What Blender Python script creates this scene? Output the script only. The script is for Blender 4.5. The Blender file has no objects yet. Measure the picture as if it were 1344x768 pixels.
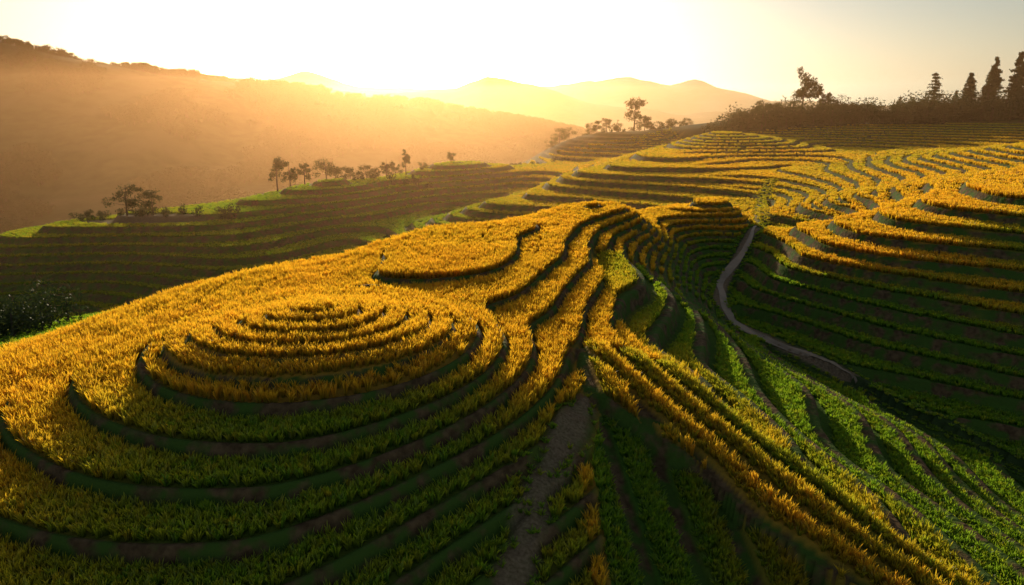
import bpy, math, numpy as np
from mathutils import Vector
rng = np.random.default_rng(7)
S = bpy.context.scene
S.view_settings.view_transform='Standard'; S.view_settings.look='None'; S.view_settings.exposure=0

# ------------------------------------------------------------------ noise
_LAT = np.random.default_rng(3).random((256,256))
def vnoise(x,y):
    xi=np.floor(x).astype(int); yi=np.floor(y).astype(int)
    fx=x-xi; fy=y-yi
    fx=fx*fx*(3-2*fx); fy=fy*fy*(3-2*fy)
    a=_LAT[xi&255,yi&255]; b=_LAT[(xi+1)&255,yi&255]; c=_LAT[xi&255,(yi+1)&255]; d=_LAT[(xi+1)&255,(yi+1)&255]
    return (a*(1-fx)+b*fx)*(1-fy)+(c*(1-fx)+d*fx)*fy-0.5
def fbm(x,y,o=4):
    s=0;a=1.0
    for i in range(o):
        s=s+a*vnoise(x+17.3*i,y+9.1*i); x=x*2.03; y=y*2.03; a*=.5
    return s
def sst(a,b,x):
    t=np.clip((x-a)/(b-a),0,1); return t*t*(3-2*t)

# ------------------------------------------------------------------ survey points of the terrain (metres)
CP = np.array([
(-6.6,53,12),(-15.6,43,11.5),(-20,36.4,11),(-22.7,28,10),(12,68,11.3),(26.7,83,9.8),(-1.8,51,12.1),(-8,42,12),(-14,36,11.6),
(1.2,36,11.2),(4.6,29.9,10),(7.2,25.6,9.1),(10,20.7,8.1),(12.9,17.5,7),(4,58,11.8),(3,44,11.6),
(7.5,35.7,9),(16,44,6),(15.2,28.5,6),(19.4,24,5),(23.6,36.4,3.2),(12,40,7.6),(9,47,9.3),(14,56,7.3),(15,65,8.4),(22,72,6.2),
(2.2,24.5,8.0),(0.7,19.3,7.0),(3.1,27.6,9.1),(4.9,21.4,7.6),(7,18.5,6.6),(-.5,14,6),(3.2,16,6.2),
(20.5,65,4.2),(19.2,56.6,3.6),(22.4,51,2.9),(26,43,2),(30.6,36.5,1.1),(36,28,.2),(31.6,82,5.3),(38.5,105,7),
(30,71,9),(42.7,72,12),(50.7,67.6,13.6),(41.4,53.7,9.6),(36,45,5.6),(33.5,41,2.8),(29.5,53,6.3),(27,48,3.4),(26,62,7.4),(60,50,13.5),(70,80,14.5),(90,60,16),(55,32,6),(50,45,10),(48,20,2),
(86,117,14.3),(64,108,11),(48,115,8.6),(55,92,11.3),(42,88,9.4),
(-15,60,5),(-30,47,6.2),(-33,43,5),(-40,52,3.5),(-30,34,7.2),(-8,72,4),(-45,75,-6),(-20,88,-5),(5,90,3),(17,95,4.5),(-58,50,-7),(0,106,0),(-32,22,6.5),(-45,25,2),
(-22,8,6),(-10,8,5.5),(15,8,5),(30,14,2),(0,4,5),
(-84,111,0),(-69,120,2),(-40,150,5),(-14,180,7),(20,240,9.5),(67,250,12.5),(-64,96,-7),(-44.5,105,-1.5),(-28,140,1),(-30,121,-2),(-85,85,-11),
(-110,120,-7),(-140,130,-18),(-100,150,-15),(-65,175,-15),(-40,215,-18),(-15,262,-18),
(30,205,5.5),(5,165,1.5),(-10,142,-1),(55,215,8.5),(16.6,190,4.5),
(-15,121,1),(-4.5,124,4.5),(12,140,8),(28,160,9.6),(54.7,187,13),(142,194,15),(11,125,5.5),(9.7,110,3),(31,124,7.5),(40,157,10),(83,178,9.6),(107,188,12),(60,140,9),(90,150,11),(140,150,13.2),
(64,225,13.5),(110,225,15.5),(170,225,16.5),(200,180,16.5),(0,290,-15),(50,300,-10),(120,290,10),(200,280,14),(-150,90,-12),(130,90,17),(-150,200,-28),(-80,260,-30)],float)
def tps(r2): return np.where(r2>1e-12, .5*r2*np.log(r2+1e-12),0)
K=CP[:,:2]/50; n=len(K)
A=tps(((K[:,None]-K[None])**2).sum(-1))+np.eye(n)*2e-4
Pm=np.c_[np.ones(n),K]
M=np.block([[A,Pm],[Pm.T,np.zeros((3,3))]])
W=np.linalg.solve(M,np.r_[CP[:,2],0,0,0])
def rbf(x,y):
    out=np.empty(x.shape[0])
    for s in range(0,len(x),40000):
        a=x[s:s+40000]/50; b=y[s:s+40000]/50
        r2=(a[:,None]-K[:,0])**2+(b[:,None]-K[:,1])**2
        out[s:s+40000]=tps(r2)@W[:n]+W[n]+W[n+1]*a+W[n+2]*b
    return out
KX,KY,KR=-8.4,28.5,6.7
RING=1.0
def far_h(x,y):
    base=-38+6*fbm(x/160,y/160)
    def ridge(pts,sf,sb):
        p=np.array(pts); yc=np.interp(x,p[:,0],p[:,1]); zc=np.interp(x,p[:,0],p[:,2])
        zc=zc+4.5*fbm(x/70+3,y/500,4)*(yc/600)**.6
        d=y-yc; s=np.where(d<0,sf,sb)
        spur=1+.5*fbm(x/(sf*.45)+yc*.01,y/(sf*1.2),3)
        return -38+(zc+38)*np.exp(-np.abs(d/s/spur)**1.6)
    D=ridge([(-900,480,95),(-600,500,78),(-368,520,60),(-327,540,49),(-282,560,40),(-175,600,31),(-77,640,17),(20,650,2),(110,660,-22),(600,660,-30)],190,200)
    E=ridge([(-2500,1400,120),(-1200,1400,105),(-833,1400,94),(-676,1400,77),(-483,1400,56),(-288,1400,30),(-108,1400,42),(-48,1400,64),(42,1400,50),(160,1400,15),(320,1400,-5),(1500,1400,-10),(3000,1400,0)],340,400)
    F=ridge([(-5000,2800,90),(-1020,2800,72),(-810,2800,128),(-603,2800,66),(0,2800,60),(204,2800,78),(442,2800,104),(622,2800,78),(712,2800,98),(953,2800,24),(1400,2800,0),(5000,2800,0)],600,800)
    return np.maximum(np.maximum(D,E),np.maximum(F,base))+1.2*fbm(x/25,y/25)
def ringp(x,y):
    dx=x-KX; dy=y-KY; r=np.hypot(dx,dy); th=np.arctan2(dy,dx)
    return r/RING+th/6.2832+.04*np.sin(3*th)
STREAM=np.array([(46,122),(38.5,105),(34,92),(31.6,82),(25,72),(20.8,65),(18.9,60),(19.2,56.6),(22.4,51),(26,43),(30.6,36.5),(36,28),(42,18),(46,4)],float)
GULLY=np.array([(3.0,26.0),(2.4,24.5),(1.5,22),(.5,18.5),(-.6,14),(-1.5,8)],float)
_sy=STREAM[::-1]
def crestx(y): return np.interp(y,[8,17.5,20.7,25.6,29.9,36,44],[20,12.9,10,7.2,4.9,3.4,3.2])
def eastness(x,y): return sst(2.6,3.4,x-crestx(y))*sst(58,48,y)*(x<np.interp(y,_sy[:,1],_sy[:,0]))
def hs(x,y):
    h=rbf(x,y)
    d=np.hypot(x,y)
    nearK=np.exp(-(((x-KX)**2+(y-KY)**2)/14.0**2)**2)
    far=sst(80,110,y)
    h=h+.6*fbm(x/11,y/11,2)*(1-.8*nearK)*(1-.75*far)+1.1*fbm(x/45+5,y/45,2)*far
    h=h+eastness(x,y)*sst(2.6,6,x-crestx(y))*1.1*vnoise(x/9+9,y/9+3)
    dx=x-KX; dy=y-KY; r=np.hypot(dx,dy); th=np.arctan2(dy,dx)
    rr=r-.5*np.sin(2*th+.5)*sst(7,12,r)-.5*vnoise(x/5+40,y/5)*sst(6.9,9,r)
    slope=.255+.17*sst(.2,.9,np.cos(th+.15))
    kn=12.02-slope*(rr-KR)
    k=.35; m=np.maximum(h,kn); e=np.exp(-np.abs(h-kn)/k)
    h2=m+k*np.log1p(e)*sst(KR,KR+2,r)
    h=np.where(r<KR,12.05,h2)
    x0=sst(20,90,x)
    w=1-sst(0,1,(d-(235+120*x0))/(95+60*x0))
    h=np.clip(h,-45,26)
    return h*w+far_h(x,y)*(1-w)
def dpoly(x,y,P):
    best=np.full(x.shape,1e9)
    for a,b in zip(P[:-1],P[1:]):
        ab=b-a; t=np.clip(((x-a[0])*ab[0]+(y-a[1])*ab[1])/(ab@ab),0,1)
        best=np.minimum(best,np.hypot(x-a[0]-t*ab[0],y-a[1]-t*ab[1]))
    return best
def striprow(x,y):
    ex=x-crestx(y)+.25*vnoise(x/3,y/3)
    return np.where(ex>-1.5,np.mod((ex+1.5)/1.65,1),np.mod((x-3.0-.10*(29-y))/1.9,1))
def terrain(x,y):
    e=.25
    h=hs(x,y); gx=(hs(x+e,y)-h)/e; gy=(hs(x,y+e)-h)/e
    g=np.clip(np.hypot(gx,gy),.01,2)
    d=np.hypot(x,y)
    dst=dpoly(x,y,STREAM); dgu=dpoly(x,y,GULLY)+.8*vnoise(x/1.3,y/1.3)
    right=sst(-.6,.6,x-np.interp(y,_sy[:,1],_sy[:,0]))
    east=eastness(x,y)
    q=np.maximum(np.maximum(right,sst(76,86,y)),east)
    q=q*(1-sst(80,92,y)*sst(34,44,x))
    def ter(STEP,big):
        p=(h-11.9)/STEP; nn=np.floor(p); f=p-nn
        wid=np.maximum(.20,d*.0048)*(1.5 if big else 1)
        wr=np.clip(wid*g/STEP,.015,.38)
        bw=np.maximum(.25,d*.003)+east*.5
        wb=np.clip(bw*g/STEP,.015,.36)
        rise=sst(0,1,(f-(1-wr))/wr)
        bump=.08*np.exp(-((f-wb*.4)/(wb*.5+1e-3))**2)*(f<.5)
        return 11.9+STEP*(nn+f*.08*(1-rise)+rise)+bump*(1-rise),f,wr,wb
    za,fa,wra,wba=ter(.5,0); zb,fb,wrb,wbb=ter(1.0,1)
    z=za*(1-q)+zb*q; s=q>.5
    f=np.where(s,fb,fa); wr=np.where(s,wrb,wra); wb=np.where(s,wbb,wba); ST=np.where(s,1.0,.5)
    x0=sst(20,90,x)
    tw=(1-sst(0,1,(d-(215+40*x0))/35))*sst(.5,1.3,dst)*sst(.3,.9,dgu)
    tw=tw*(1-sst(209,213,y)*sst(52,60,x))*(1-sst(-9,-13,h))
    ex=x-crestx(y)
    plot=sst(2.6,3.4,x)*sst(31.8,30.8,y+.3*np.sin(x))*sst(3.6,3.0,ex)*sst(.5,1.2,dgu)
    tw=tw*(1-plot)
    diag=(y-27.2)+(x-2.8)*.94+.5*vnoise(x/1.5,y/1.5)
    diag=np.where(ex>-1.5,9.0,diag)
    bank=(.7*sst(-.25,.1,diag)-.45)*sst(.5,-1.5,ex)
    rough=.10*fbm(x/.8,y/.8,3)*(1-.5*tw)*(1-.6*plot)
    H=z*tw+(h+rough+plot*bank)*(1-tw)
    sr=striprow(x,y); H=H+plot*.22*(sst(.22,.34,sr)*sst(1,.9,sr)-.5)
    rk=np.hypot(x-KX,y-KY); rp_=ringp(x,y); fr=rp_-np.floor(rp_)
    dome=.18*np.clip(KR/RING+.6-(np.floor(rp_)+sst(.72,.95,fr)),0,9)
    H=np.where(rk<KR+.0,H+dome*sst(KR,KR-.8,rk)-.06*(y-KY)*sst(KR,KR-2,rk),H)
    return dict(H=H,h=h,g=g,f=f,wr=wr,wb=wb,tw=tw,dst=dst,dgu=dgu,d=d,ST=ST,q=q,plot=plot,diag=diag,east=east)
def ripe_shade(x,y,T):  # crop ripeness with sun and shade painted in: gold crests, green shaded sides
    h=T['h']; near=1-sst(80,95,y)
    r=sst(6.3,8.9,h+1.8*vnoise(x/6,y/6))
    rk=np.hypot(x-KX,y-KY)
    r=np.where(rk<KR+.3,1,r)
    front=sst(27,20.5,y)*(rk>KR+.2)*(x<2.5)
    r=r*(1-.85*front*sst(15,3,np.abs(x+5)))  # knoll front greener: its shade is put into the crop colour
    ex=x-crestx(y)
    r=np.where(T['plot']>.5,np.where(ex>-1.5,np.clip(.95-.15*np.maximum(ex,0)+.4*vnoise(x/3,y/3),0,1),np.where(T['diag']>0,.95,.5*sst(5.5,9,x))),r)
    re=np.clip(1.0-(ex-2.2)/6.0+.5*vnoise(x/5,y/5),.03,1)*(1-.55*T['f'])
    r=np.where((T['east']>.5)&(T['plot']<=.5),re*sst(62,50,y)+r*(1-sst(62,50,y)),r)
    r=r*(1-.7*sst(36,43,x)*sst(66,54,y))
    mid=.62+.6*vnoise(x/22,y/22)+.2*sst(-10,20,x)-.45*sst(5,-15,x)*sst(90,100,y)  # last term greens the left mid ridge, painting its shadow into the crop
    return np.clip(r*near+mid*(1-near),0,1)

# ------------------------------------------------------------------ material helpers
def newmat(name):
    m=bpy.data.materials.new(name); m.use_nodes=True; nt=m.node_tree; nt.nodes.clear()
    return m,nt,nt.nodes.new('ShaderNodeOutputMaterial')
def mix(nt,fac,a,b,bt='MIX'):
    n=nt.nodes.new('ShaderNodeMix'); n.data_type='RGBA'; n.blend_type=bt
    for i,v in ((0,fac),(6,a),(7,b)):
        if hasattr(v,'is_output') : nt.links.new(v,n.inputs[i])
        else: n.inputs[i].default_value=v if i==0 else (*v,1)
    return n.outputs[2]
def noise(nt,scale,detail=4,co=None):
    n=nt.nodes.new('ShaderNodeTexNoise'); n.inputs['Scale'].default_value=scale; n.inputs['Detail'].default_value=detail
    if co is None: co=nt.nodes.new('ShaderNodeNewGeometry').outputs['Position']
    nt.links.new(co,n.inputs['Vector']); return n.outputs['Fac']
def ramp(nt,v,a,b):
    n=nt.nodes.new('ShaderNodeMapRange'); n.inputs[1].default_value=a; n.inputs[2].default_value=b; nt.links.new(v,n.inputs[0]); return n.outputs[0]
def leafmat(name,colfn,trans=.45):
    m,nt,o=newmat(name); c=colfn(nt)
    d=nt.nodes.new('ShaderNodeBsdfDiffuse'); t=nt.nodes.new('ShaderNodeBsdfTranslucent'); g=nt.nodes.new('ShaderNodeBsdfGlossy'); g.inputs['Roughness'].default_value=.45
    nt.links.new(c,d.inputs[0]); nt.links.new(c,t.inputs[0])
    a=nt.nodes.new('ShaderNodeMixShader'); a.inputs[0].default_value=trans
    nt.links.new(d.outputs[0],a.inputs[1]); nt.links.new(t.outputs[0],a.inputs[2])
    b=nt.nodes.new('ShaderNodeMixShader'); b.inputs[0].default_value=.03
    nt.links.new(a.outputs[0],b.inputs[1]); nt.links.new(g.outputs[0],b.inputs[2]); nt.links.new(b.outputs[0],o.inputs[0])
    return m
mt,nt,o=newmat('terraced_ground')
at=nt.nodes.new('ShaderNodeAttribute'); at.attribute_name='mask'
sp=nt.nodes.new('ShaderNodeSeparateColor'); nt.links.new(at.outputs['Color'],sp.inputs[0])
soil,rip_shade,wild=sp.outputs[0],sp.outputs[1],sp.outputs[2]; path=at.outputs['Alpha']
nf=noise(nt,3.0,6); nc=noise(nt,.12,5); nfine=noise(nt,9,4)
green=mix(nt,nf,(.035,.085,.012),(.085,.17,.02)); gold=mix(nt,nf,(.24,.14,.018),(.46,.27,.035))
crop=mix(nt,rip_shade,green,gold)  # green-to-gold mix holds ripeness and painted sun and shade
soilc=mix(nt,ramp(nt,nf,.35,.65),(.075,.045,.022),(.16,.10,.05))
soilc=mix(nt,ramp(nt,noise(nt,.9,5),.43,.56),soilc,(.06,.11,.018))
c=mix(nt,soil,crop,soilc)
wc=mix(nt,ramp(nt,nc,.35,.65),(.022,.045,.014),(.05,.075,.022))
wc=mix(nt,ramp(nt,noise(nt,.02,6),.52,.68),wc,(.08,.08,.032))
c=mix(nt,wild,c,wc)
pc=mix(nt,ramp(nt,nfine,.3,.7),(.12,.08,.045),(.27,.19,.115))
c=mix(nt,path,c,pc)
b=nt.nodes.new('ShaderNodeBsdfPrincipled'); b.inputs['Roughness'].default_value=.95; b.inputs['Specular IOR Level'].default_value=.08
nt.links.new(c,b.inputs['Base Color'])
bp=nt.nodes.new('ShaderNodeBump'); bp.inputs['Strength'].default_value=.8; bp.inputs['Distance'].default_value=.15; nt.links.new(nf,bp.inputs['Height']); nt.links.new(bp.outputs[0],b.inputs['Normal'])
nt.links.new(b.outputs[0],o.inputs[0])

def mesh_obj(name,V,F,mats,mi=None,smooth=True,link=True):
    me=bpy.data.meshes.new(name); V=np.asarray(V,np.float32)
    if isinstance(F,np.ndarray):
        k=F.shape[1]; me.vertices.add(len(V)); me.vertices.foreach_set('co',V.ravel())
        me.loops.add(F.size); me.loops.foreach_set('vertex_index',F.ravel().astype(np.int32))
        me.polygons.add(len(F)); me.polygons.foreach_set('loop_start',np.arange(0,F.size,k,dtype=np.int32))
        me.update(calc_edges=True)
    else: me.from_pydata(V.tolist(),[],F)
    for m in mats: me.materials.append(m)
    if mi is not None: me.polygons.foreach_set('material_index',np.asarray(mi,np.int32))
    me.polygons.foreach_set('use_smooth',np.full(len(me.polygons),smooth)); me.update()
    ob=bpy.data.objects.new(name,me)
    if link: S.collection.objects.link(ob)
    return ob

# ------------------------------------------------------------------ terrain sheet
NA=800
ang=np.radians(np.linspace(-68,68,NA))
rad=[4.0]
while rad[-1]<260: rad.append(rad[-1]*(1.0058 if rad[-1]>14 else 1.02))
while rad[-1]<7000: rad.append(rad[-1]*1.016)
rad=np.array(rad); NR=len(rad)
RR,AA=np.meshgrid(rad,ang,indexing='ij')
X=(RR*np.sin(AA)).ravel(); Y=(RR*np.cos(AA)).ravel()
T=terrain(X,Y); RP=ripe_shade(X,Y,T)
i=np.arange(NR-1)[:,None]*NA+np.arange(NA-1)[None]
F=np.stack([i,i+NA,i+NA+1,i+1],-1).reshape(-1,4)
g=mesh_obj('terraced_hillside_ground',np.c_[X,Y,T['H']],F,[mt])
me=g.data
soilm=np.clip(sst(1-T['wr']-.03,1-T['wr']*.8,T['f'])+(1-sst(T['wb']*.7,T['wb']*1.1,T['f'])),0,1)*T['tw']
gul=1-sst(.5,1.1,T['dgu'])
soilm=np.maximum(soilm,gul*.9)
rkk=np.hypot(X-KX,Y-KY); soilm=np.where(rkk<KR,np.maximum(soilm,sst(.66,.72,np.mod(ringp(X,Y),1))),soilm)
soilm=np.where(T['plot']>.5,np.maximum(1-sst(.24,.3,striprow(X,Y)),1-sst(.3,.5,np.abs(T['diag']))),soilm)
wildm=np.clip(1-T['tw']-gul-T['plot'],0,1)
gp=(1-sst(.3,.8,np.abs(dpoly(X,Y,GULLY)+.5*vnoise(X,Y))))*.85
pathm=np.maximum((1-sst(.35,.7,T['dst']))*(Y<76)*(Y>46),gp)
bare=np.exp(-(((X+66)/12)**2+((Y-121)/3.0)**2)**2)
pathm=np.maximum(pathm,bare*.9)
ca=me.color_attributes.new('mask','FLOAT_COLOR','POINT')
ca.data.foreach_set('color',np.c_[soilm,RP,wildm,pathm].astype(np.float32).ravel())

# stream ribbon
pts=[]
for a,b_ in zip(STREAM[3:-5],STREAM[4:-4]):
    for t in np.arange(0,1,.06): pts.append(a+(b_-a)*t)
pts=np.array(pts)
for _ in range(12): pts[1:-1]=(pts[:-2]+2*pts[1:-1]+pts[2:])/4
pts[:,0]+=.4*np.sin(pts[:,1]*.55)
tg=np.gradient(pts,axis=0); tg/=np.linalg.norm(tg,axis=1)[:,None]; nrm=np.c_[-tg[:,1],tg[:,0]]
wob=(1+.8*vnoise(pts[:,1]/1.5,pts[:,0]))*sst(0,30,np.arange(len(pts)))*sst(len(pts)-1,len(pts)-30,np.arange(len(pts)))+.02
off=np.linspace(-.44,.44,6); SV=[]
for o_ in off:
    q=pts+nrm*(o_*wob)[:,None]; SV.append(np.c_[q,terrain(q[:,0],q[:,1])['H']+.05])
SV=np.stack(SV,1); L=len(pts)
i=np.arange(L-1)[:,None]*6+np.arange(5)[None]; SF=np.stack([i,i+1,i+7,i+6],-1).reshape(-1,4)
ms,nt,o=newmat('stream_water'); b=nt.nodes.new('ShaderNodeBsdfPrincipled'); b.inputs['Roughness'].default_value=.55
nt.links.new(mix(nt,noise(nt,1.5,4),(.14,.095,.055),(.30,.215,.135)),b.inputs['Base Color'])
bp=nt.nodes.new('ShaderNodeBump'); bp.inputs['Strength'].default_value=.6; nt.links.new(noise(nt,5,4),bp.inputs['Height']); nt.links.new(bp.outputs[0],b.inputs['Normal']); nt.links.new(b.outputs[0],o.inputs[0])
mesh_obj('stream',SV.reshape(-1,3),SF,[ms])

# ------------------------------------------------------------------ rice
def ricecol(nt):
    a=nt.nodes.new('ShaderNodeAttribute'); a.attribute_type='INSTANCER'; a.attribute_name='rip_shade'
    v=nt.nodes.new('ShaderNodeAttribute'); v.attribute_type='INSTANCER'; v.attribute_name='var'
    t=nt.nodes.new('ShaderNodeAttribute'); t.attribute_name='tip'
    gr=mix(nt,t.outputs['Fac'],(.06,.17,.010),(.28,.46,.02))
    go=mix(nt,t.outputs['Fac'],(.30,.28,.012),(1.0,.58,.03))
    c=mix(nt,a.outputs['Fac'],gr,go)  # same mix on the plants: ripeness plus shade put into leaf colour
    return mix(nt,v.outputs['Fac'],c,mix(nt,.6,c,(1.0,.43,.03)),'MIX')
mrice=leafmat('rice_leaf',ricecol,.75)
def clump(name,nb,w,spread,seed):
    r=np.random.default_rng(seed); V=[];F=[];tip=[]
    for _ in range(nb):
        a=r.uniform(0,6.283); b0=r.uniform(0,spread*.5); x0,y0=b0*np.cos(a),b0*np.sin(a)
        H=r.uniform(.6,1.0); lean=r.uniform(.03,.24)*H; la=a+r.normal(0,.6); wa=r.uniform(0,6.283)
        wx,wy=np.cos(wa)*w/2,np.sin(wa)*w/2; s=len(V)
        for t,ww in ((0,.7),(.45,1),(.8,.9)):
            q=lean*t**2; V+= [(x0+q*np.cos(la)-wx*ww,y0+q*np.sin(la)-wy*ww,H*t),(x0+q*np.cos(la)+wx*ww,y0+q*np.sin(la)+wy*ww,H*t)]; tip+=[t,t]
        dr=r.uniform(0,1)<.3
        q=lean*(1.35 if dr else 1.0); V.append((x0+q*np.cos(la),y0+q*np.sin(la),H*(.9 if dr else 1))); tip.append(1)
        F+=[(s,s+1,s+3,s+2),(s+2,s+3,s+5,s+4),(s+4,s+5,s+6)]
    ob=mesh_obj(name,V,F,[mrice],link=False)
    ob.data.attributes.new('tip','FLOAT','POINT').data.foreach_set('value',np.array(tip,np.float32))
    return ob
def coll(name,obs):
    c=bpy.data.collections.new(name)
    for o_ in obs: c.objects.link(o_)
    return c
def scatter(name,P,rot,scl,idx,attrs,col):
    me=bpy.data.meshes.new(name); me.vertices.add(len(P)); me.vertices.foreach_set('co',P.astype(np.float32).ravel())
    me.attributes.new('rot','FLOAT_VECTOR','POINT').data.foreach_set('vector',rot.astype(np.float32).ravel())
    me.attributes.new('scl','FLOAT_VECTOR','POINT').data.foreach_set('vector',scl.astype(np.float32).ravel())
    me.attributes.new('idx','INT','POINT').data.foreach_set('value',idx.astype(np.int32))
    for k_,v in attrs.items(): me.attributes.new(k_,'FLOAT','POINT').data.foreach_set('value',v.astype(np.float32))
    ob=bpy.data.objects.new(name,me); S.collection.objects.link(ob)
    ng=bpy.data.node_groups.new(name+'_gn','GeometryNodeTree')
    ng.interface.new_socket('Geometry',in_out='INPUT',socket_type='NodeSocketGeometry'); ng.interface.new_socket('Geometry',in_out='OUTPUT',socket_type='NodeSocketGeometry')
    N=ng.nodes; Lk=ng.links; gi=N.new('NodeGroupInput'); go=N.new('NodeGroupOutput')
    ci=N.new('GeometryNodeCollectionInfo'); ci.inputs['Collection'].default_value=col; ci.inputs['Separate Children'].default_value=True; ci.inputs['Reset Children'].default_value=True
    ip=N.new('GeometryNodeInstanceOnPoints'); ip.inputs['Pick Instance'].default_value=True
    def na(nm,ty):
        a=N.new('GeometryNodeInputNamedAttribute'); a.data_type=ty; a.inputs['Name'].default_value=nm; return a.outputs['Attribute']
    er=N.new('FunctionNodeEulerToRotation'); Lk.new(na('rot','FLOAT_VECTOR'),er.inputs[0]); Lk.new(er.outputs[0],ip.inputs['Rotation'])
    Lk.new(na('scl','FLOAT_VECTOR'),ip.inputs['Scale']); Lk.new(na('idx','INT'),ip.inputs['Instance Index'])
    Lk.new(gi.outputs[0],ip.inputs['Points']); Lk.new(ci.outputs[0],ip.inputs['Instance']); Lk.new(ip.outputs[0],go.inputs[0])
    ob.modifiers.new('scatter','NODES').node_group=ng
    return ob
def gridpts(d0,d1,sp,amax=50):
    r=d1; xs=np.arange(-r,r,sp); ys=np.arange(5,r,sp)
    xx,yy=np.meshgrid(xs,ys); xx=xx.ravel()+rng.uniform(-.4,.4,xx.size)*sp; yy=yy.ravel()+rng.uniform(-.4,.4,yy.size)*sp
    d=np.hypot(xx,yy); k_=(d>=d0)&(d<d1)&(np.abs(np.degrees(np.arctan2(xx,yy)))<amax)
    return xx[k_],yy[k_]
bands=[(10,46,.205,20,.034,.14,1.0,1.0),(46,88,.29,18,.058,.22,1.1,1.0),(88,150,.5,16,.10,.45,1.4,.85),(150,250,.8,16,.16,.7,1.5,.85)]
tot=0
for bi,(d0,d1,sp,nb,w,spr,hx,hz) in enumerate(bands):
    x,y=gridpts(d0,d1,sp,52 if bi<1 else 45)
    T2=terrain(x,y); rp=ripe_shade(x,y,T2)
    f,wr,wb,gg,ST=T2['f'],T2['wr'],T2['wb'],T2['g'],T2['ST']
    ok=(f>wb*1.0)&(f<1-wr-(.06+.4*T2['east'])*gg/ST)&(T2['tw']>.85)
    period=ST/(3*gg)
    fr=np.mod(f*3,1); ok&=~((period>1.0)&(fr<.26/period)&(T2['east']<.5))
    rk=np.hypot(x-KX,y-KY)
    disc=rk<KR
    sp_=np.mod(ringp(x,y),1)
    ok=np.where(disc,(sp_<.66)&(rk<KR-.15),ok)
    sr=striprow(x,y); pl=T2['plot']>.5
    ok=np.where(pl,(sr>.34)&(np.abs(T2['diag'])>.3),ok)
    gw=(T2['dgu']<1.0)&(T2['dgu']>.35)&(rng.random(len(x))<.28)&(T2['dst']>3)
    gw|=(T2['dst']<2.2)&(T2['tw']<.86)&((T2['dst']>.6)|(y<45)|(y>77))&(rng.random(len(x))<.75)&(y<130)
    ok|=gw
    if bi>=2: ok&=~(np.exp(-(((x+66)/12)**2+((y-121)/3.0)**2)**2)>.4)
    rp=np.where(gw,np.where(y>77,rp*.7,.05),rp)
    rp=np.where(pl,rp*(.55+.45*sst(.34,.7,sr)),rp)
    prof=np.where(pl,.55+.5*np.sin(np.pi*np.clip((sr-.34)/.66,0,1)),np.where(T2['east']>.5,1.45-1.0*f,1))
    x,y,rp,gw,prof=x[ok],y[ok],rp[ok],gw[ok],prof[ok]; H=T2['H'][ok]; disc=disc[ok]; m=len(x); tot+=m
    hv=.64*(1+.25*vnoise(x/1.7,y/1.7))*rng.uniform(.86,1.14,m)*hz*(.70+.30*rp)*np.where(disc,.78,1)*np.where(gw,.5,1)*prof
    col=coll('rice_clumps_%d'%bi,[clump('rice_clump_%d_%d'%(bi,k_),nb,w,spr,100+10*bi+k_) for k_ in range(5)])
    rot=np.c_[rng.normal(0,.09,m),rng.normal(0,.09,m),rng.uniform(0,6.283,m)]
    sx=rng.uniform(.85,1.2,m)
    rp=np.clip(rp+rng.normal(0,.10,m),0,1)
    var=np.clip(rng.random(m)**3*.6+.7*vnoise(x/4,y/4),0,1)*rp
    scatter('rice_crop',np.c_[x,y,H-.03],rot,np.c_[sx,sx,hv],rng.integers(0,5,m),dict(rip_shade=rp,var=var),col)
print('rice',tot)

# ------------------------------------------------------------------ trees
def leafcol(nt): return mix(nt,noise(nt,.9,3),(.02,.035,.010),(.075,.095,.022))
mleaf=leafmat('tree_foliage',leafcol,.3)
mbark,nt,o=newmat('bark'); b=nt.nodes.new('ShaderNodeBsdfPrincipled'); b.inputs['Roughness'].default_value=.9
nt.links.new(mix(nt,noise(nt,4,4),(.04,.028,.018),(.11,.08,.055)),b.inputs['Base Color']); nt.links.new(b.outputs[0],o.inputs[0])
class MB:
    def __init__(s): s.V=[];s.F=[];s.M=[]
    def tube(s,pts,rs,k=7):
        b0=len(s.V)
        for j,(p,r) in enumerate(zip(pts,rs)):
            p=np.array(p,float); q=np.array(pts[min(j+1,len(pts)-1)],float)-np.array(pts[max(j-1,0)],float); q/=np.linalg.norm(q)+1e-9
            u=np.cross(q,(0,1,.3)); u/=np.linalg.norm(u)+1e-9; v=np.cross(q,u)
            for a in range(k):
                t=6.2832*a/k; s.V.append(tuple(p+r*(np.cos(t)*u+np.sin(t)*v)))
        for j in range(len(pts)-1):
            for a in range(k):
                s.F.append((b0+j*k+a,b0+j*k+(a+1)%k,b0+(j+1)*k+(a+1)%k,b0+(j+1)*k+a)); s.M.append(0)
    def leaves(s,C,size,r):
        for c in C:
            u=r.normal(size=3); u/=np.linalg.norm(u); v=np.cross(u,r.normal(size=3)); v/=np.linalg.norm(v)+1e-9
            z=size*r.uniform(.6,1.3); b0=len(s.V)
            s.V+=[tuple(c-u*z),tuple(c+v*z*.45),tuple(c+u*z),tuple(c-v*z*.45)]; s.F.append((b0,b0+1,b0+2,b0+3)); s.M.append(1)
    def obj(s,name,loc=(0,0,0),link=True):
        o_=mesh_obj(name,s.V,s.F,[mbark,mleaf],s.M,smooth=False,link=link); o_.location=loc; return o_
def gz(x,y): return float(terrain(np.array([float(x)]),np.array([float(y)]))['H'][0])
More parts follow.
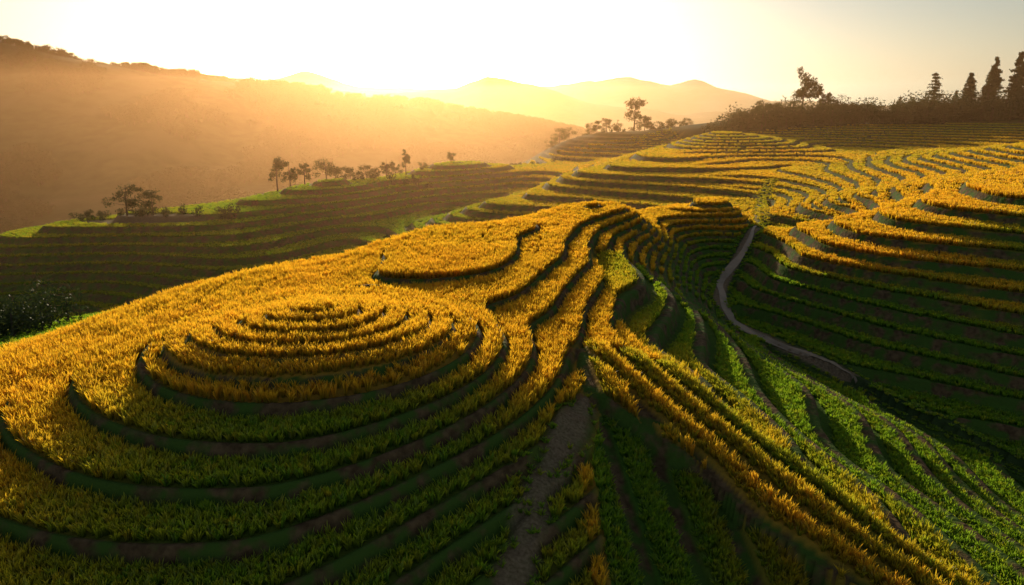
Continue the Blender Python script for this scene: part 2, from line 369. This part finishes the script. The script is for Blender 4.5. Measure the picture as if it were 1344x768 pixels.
def broadleaf(x,y,h,wd,seed,nl=70,base=.35,name='broadleaf_tree'):
    r=np.random.default_rng(seed); m=MB()
    bend=r.normal(0,.04*h,2)
    top=np.array([bend[0],bend[1],h*.86])
    tr=[(0,0,-.4),(bend[0]*.1,bend[1]*.1,h*.2),(bend[0]*.5,bend[1]*.5,h*.5),tuple(top)]
    m.tube(tr,[.03*h,.022*h,.015*h,.004*h])
    for k_ in range(r.integers(11,15)):
        t=r.uniform(base,.92); a=r.uniform(0,6.283); b0=np.array([bend[0]*t,bend[1]*t,h*t*.9])
        prof=math.sin(math.pi*min(1,max(.12,(t-base+.16)/(1.14-base))))**.6
        e=b0+np.array([np.cos(a)*wd*.5*prof*r.uniform(.4,1),np.sin(a)*wd*.5*prof*r.uniform(.4,1),h*r.uniform(.03,.14)])
        mid=(b0+e)/2+np.array([0,0,-.02*h]); m.tube([b0,mid,e],[.010*h,.007*h,.003*h],5)
        for q in range(r.integers(2,4)):
            c=e+r.normal(0,.08,3)*np.array([wd,wd,h*.7]); rad_=wd*r.uniform(.10,.18)
            P=r.normal(size=(nl,3)); P/=np.linalg.norm(P,axis=1)[:,None]; P*= (r.random((nl,1))**.45)*rad_*np.array([1.2,1.2,.95])
            m.leaves(c+P,.022*h+.06,r)
    return m.obj(name,(x,y,gz(x,y)))
def conifer(x,y,h,wd,seed,name='pine_tree',layers=13,base=.15,droop=.12,nn=34):
    r=np.random.default_rng(seed); m=MB()
    m.tube([(0,0,-.4),(0,0,h*.5),(0,0,h)],[.02*h,.012*h,.002*h])
    for l in range(layers):
        t=base+(1-base)*(l/(layers)); R=wd*.5*(1-t)**.8*r.uniform(.7,1.15)+.02*h
        for k_ in range(7):
            if r.random()<.14: continue
            a=r.uniform(0,6.283); rr=R*r.uniform(.6,1.15); z=h*t+r.normal(0,.008*h)
            e=np.array([np.cos(a)*rr,np.sin(a)*rr,z-droop*rr+.05*rr]); b0=np.array([0,0,z])
            m.tube([b0,(b0+e)/2+np.array([0,0,.03*rr]),e],[.004*h,.003*h,.001*h],4)
            tt=r.random(nn)**.7; P=b0+(e-b0)*tt[:,None]+r.normal(0,1,(nn,3))*np.array([.10*rr+.04,.10*rr+.04,.011*h])
            m.leaves(P,.016*h+.05,r)
    return m.obj(name,(x,y,gz(x,y)))
sd=0
for (x,y,h,w) in [(-50,146,7.2,4.2),(-47.5,147,5.8,3.2),(-45,149,5.4,2.6),(-41,152,4.4,5),(-39.2,153,3.2,3.5),(-69,121.5,6.2,4.6),(-65,123,4.4,4),(-74,118,2.6,3),
    (-37,158,3,3.2),(-34,161,3.4,4.5),(-32.4,163,2.6,3.2),(-30,165,5.2,3.2),(-28,166,3.0,3.2),(-26,169,6.2,2.6),(-22,172,2.2,3),(-16,182,2.8,2.4),
    (13,232,4,4.5),(16,235,5,5),(19.5,239,4,4.5),(27,242,4.2,4),(29.5,243,4.6,3.5),(33,244,5,4),(36.5,245,3.6,3.6),(49,249,3.8,4),(52.5,250,3.4,3.6),(57,250,4.2,4.5),(62,250,3.4,4)]:
    sd+=1; broadleaf(x,y,h,w,sd,nl=40,base=.22)
broadleaf(43,247,11,8,70,nl=60,base=.42); broadleaf(47,248.5,5.5,4.5,71)
for (x,y,h,w) in [(91,222,14.5,8.5),(97,221,11,4.5),(80,224,5.6,7),(84,222,6.0,6),(103,224,7.5,8),(108,222,6,7),(120,222,5,4),(100,219,5,6),(126,222,6,5),(113,223,5,7),(72,224,4.5,6)]:
    sd+=1; broadleaf(x,y,h,w,sd+200,nl=70,base=.38)
conifer(131,221,14.5,10,5); conifer(121.5,222,7.5,4.0,6); conifer(138,221,9,5,7)
for k_,(x,h) in enumerate([(141,9),(143.5,14),(146,11),(148,15),(150.5,18.5),(153.5,15),(156,20),(159.5,17.5),(163,21),(167,18),(171,20),(176,17)]):
    conifer(x,221+(k_%3)*2.5,h,7.5,30+k_,name='cypress_tree',layers=20,base=.03,droop=.1,nn=46)
def thicket(name,cx,cy,rx,ry,hh,nblob,nl,seed,size):
    r=np.random.default_rng(seed); m=MB()
    bx=cx+r.uniform(-1,1,nblob)*rx; by=cy+r.uniform(-1,1,nblob)*ry; bz=terrain(bx,by)['H']
    for a,b_,z in zip(bx,by,bz):
        R=hh*r.uniform(.35,.8); m.tube([(a,b_,z-.3),(a,b_,z+R*.6),(a+.1,b_,z+R*1.1)],[.05*R,.04*R,.02*R],5)
        P=r.normal(size=(nl,3)); P/=np.linalg.norm(P,axis=1)[:,None]; P*=(r.random((nl,1))**.4)*R*r.uniform(.7,1.15,(1,3))
        m.leaves(np.array([a,b_,z+R*.8])+P,size,r)
    return m.obj(name)
thicket('shrub_thicket',102,216,42,6,5.6,190,180,1,.38)
thicket('shrub_thicket',155,217,30,6,7.0,100,200,2,.40)
thicket('shrub_thicket',-40.5,51,5.5,3,3.0,26,300,3,.17)
thicket('shrub_thicket',-66,123,16,3,1.4,40,70,4,.2)
thicket('shrub_thicket',-33,160,14,3,1.5,34,60,5,.22)
thicket('shrub_thicket',35,245,26,3,1.7,50,60,6,.28)
thicket('shrub_thicket',3,206,16,5,1.3,26,60,8,.25)

def crown(seed):
    r=np.random.default_rng(seed); m=MB(); m.tube([(0,0,-.5),(0,0,2.5),(.2,0,5)],[.25,.18,.06],5)
    for k_ in range(9):
        c=np.array([*r.normal(0,1.2,2),r.uniform(2.4,5.6)]); P=r.normal(size=(34,3)); P/=np.linalg.norm(P,axis=1)[:,None]; P*=r.random((34,1))**.4*1.5
        m.leaves(c+P,.5,r)
    return m.obj('forest_tree_%d'%seed,link=False)
fc=coll('forest_trees',[crown(k_) for k_ in range(4)])
N=40000
x=rng.uniform(-620,330,N); y=rng.uniform(235,760,N)
dn=vnoise(x/45,y/45)+.6*vnoise(x/15,y/15)
k_=(dn>.0)&(np.abs(x)<y*.95)&(np.hypot(x,y)>262)&((x<40)|(y>400)); x,y=x[k_],y[k_]
T3=terrain(x,y); m=len(x); s=rng.uniform(.4,1.15,m)
scatter('distant_forest',np.c_[x,y,T3['H']],np.c_[np.zeros(m),np.zeros(m),rng.uniform(0,6.28,m)],np.c_[s*1.2,s*1.2,s],rng.integers(0,4,m),{},fc)

# ------------------------------------------------------------------ haze (real air volume)
def haze(name,x0,x1,y0,y1,z0,z1,dens,col,an):
    V=[(a,b_,c_) for a in (x0,x1) for b_ in (y0,y1) for c_ in (z0,z1)]
    F=[(0,1,3,2),(4,6,7,5),(0,4,5,1),(2,3,7,6),(0,2,6,4),(1,5,7,3)]
    m,nt,o=newmat(name); v=nt.nodes.new('ShaderNodeVolumeScatter'); v.inputs['Density'].default_value=dens; v.inputs['Color'].default_value=(*col,1); v.inputs['Anisotropy'].default_value=an
    nt.links.new(v.outputs[0],o.inputs['Volume'])
    return mesh_obj(name,V,F,[m],smooth=False)
haze('valley_haze',-2500,2500,72,980,-80,38,1/1500,(1,.54,.25),.74)
haze('horizon_haze',-3000,3000,985,6400,-70,135,1/6500,(1,.78,.58),.6)

# ------------------------------------------------------------------ light
AZ=math.radians(-9); EL=math.radians(11)
sd_=Vector((math.sin(AZ)*math.cos(EL),math.cos(AZ)*math.cos(EL),math.sin(EL)))
l=bpy.data.lights.new('sun','SUN'); l.energy=5; l.angle=math.radians(.5); l.color=(1,.80,.52)
lo=bpy.data.objects.new('sun',l); S.collection.objects.link(lo); lo.rotation_euler=(-sd_).to_track_quat('-Z','Y').to_euler(); lo.location=(-300,2000,460)
w=bpy.data.worlds.new('World'); S.world=w; w.use_nodes=True; nt=w.node_tree; nt.nodes.clear()
o=nt.nodes.new('ShaderNodeOutputWorld'); bg=nt.nodes.new('ShaderNodeBackground'); sky=nt.nodes.new('ShaderNodeTexSky')
sky.sky_type='NISHITA'; sky.sun_disc=False; sky.sun_elevation=EL; sky.sun_rotation=AZ; sky.dust_density=1.3; sky.air_density=1.0; sky.ozone_density=.6
bg.inputs[1].default_value=.085
hsv=nt.nodes.new('ShaderNodeHueSaturation'); hsv.inputs['Saturation'].default_value=.75; nt.links.new(sky.outputs[0],hsv.inputs['Color']); nt.links.new(hsv.outputs[0],bg.inputs[0])
tc=nt.nodes.new('ShaderNodeTexCoord'); vm=nt.nodes.new('ShaderNodeVectorMath'); vm.operation='DOT_PRODUCT'
e2=math.radians(3.0); vm.inputs[1].default_value=(math.sin(AZ)*math.cos(e2),math.cos(AZ)*math.cos(e2),math.sin(e2))
nt.links.new(tc.outputs['Generated'],vm.inputs[0])
acc=None
for pw,st,cl in ((7,.12,(1,.62,.40)),(120,.35,(1,.76,.50)),(900,2.0,(1,.90,.70))):
    mx=nt.nodes.new('ShaderNodeMath'); mx.operation='MAXIMUM'; mx.inputs[1].default_value=0; nt.links.new(vm.outputs['Value'],mx.inputs[0])
    p=nt.nodes.new('ShaderNodeMath'); p.operation='POWER'; p.inputs[1].default_value=pw; nt.links.new(mx.outputs[0],p.inputs[0])
    q=nt.nodes.new('ShaderNodeMath'); q.operation='MULTIPLY'; q.inputs[1].default_value=st; nt.links.new(p.outputs[0],q.inputs[0])
    bb=nt.nodes.new('ShaderNodeBackground'); bb.inputs[0].default_value=(*cl,1); nt.links.new(q.outputs[0],bb.inputs[1])
    ad=nt.nodes.new('ShaderNodeAddShader'); nt.links.new((acc or bg).outputs[0],ad.inputs[0]); nt.links.new(bb.outputs[0],ad.inputs[1]); acc=ad
nt.links.new(acc.outputs[0],o.inputs[0])

c=bpy.data.cameras.new('camera'); c.lens=24; c.sensor_width=36; c.clip_end=12000; c.clip_start=.1
co=bpy.data.objects.new('camera',c); S.collection.objects.link(co); co.location=(0,0,22); co.rotation_euler=(math.radians(90-15.8),0,0); S.camera=co
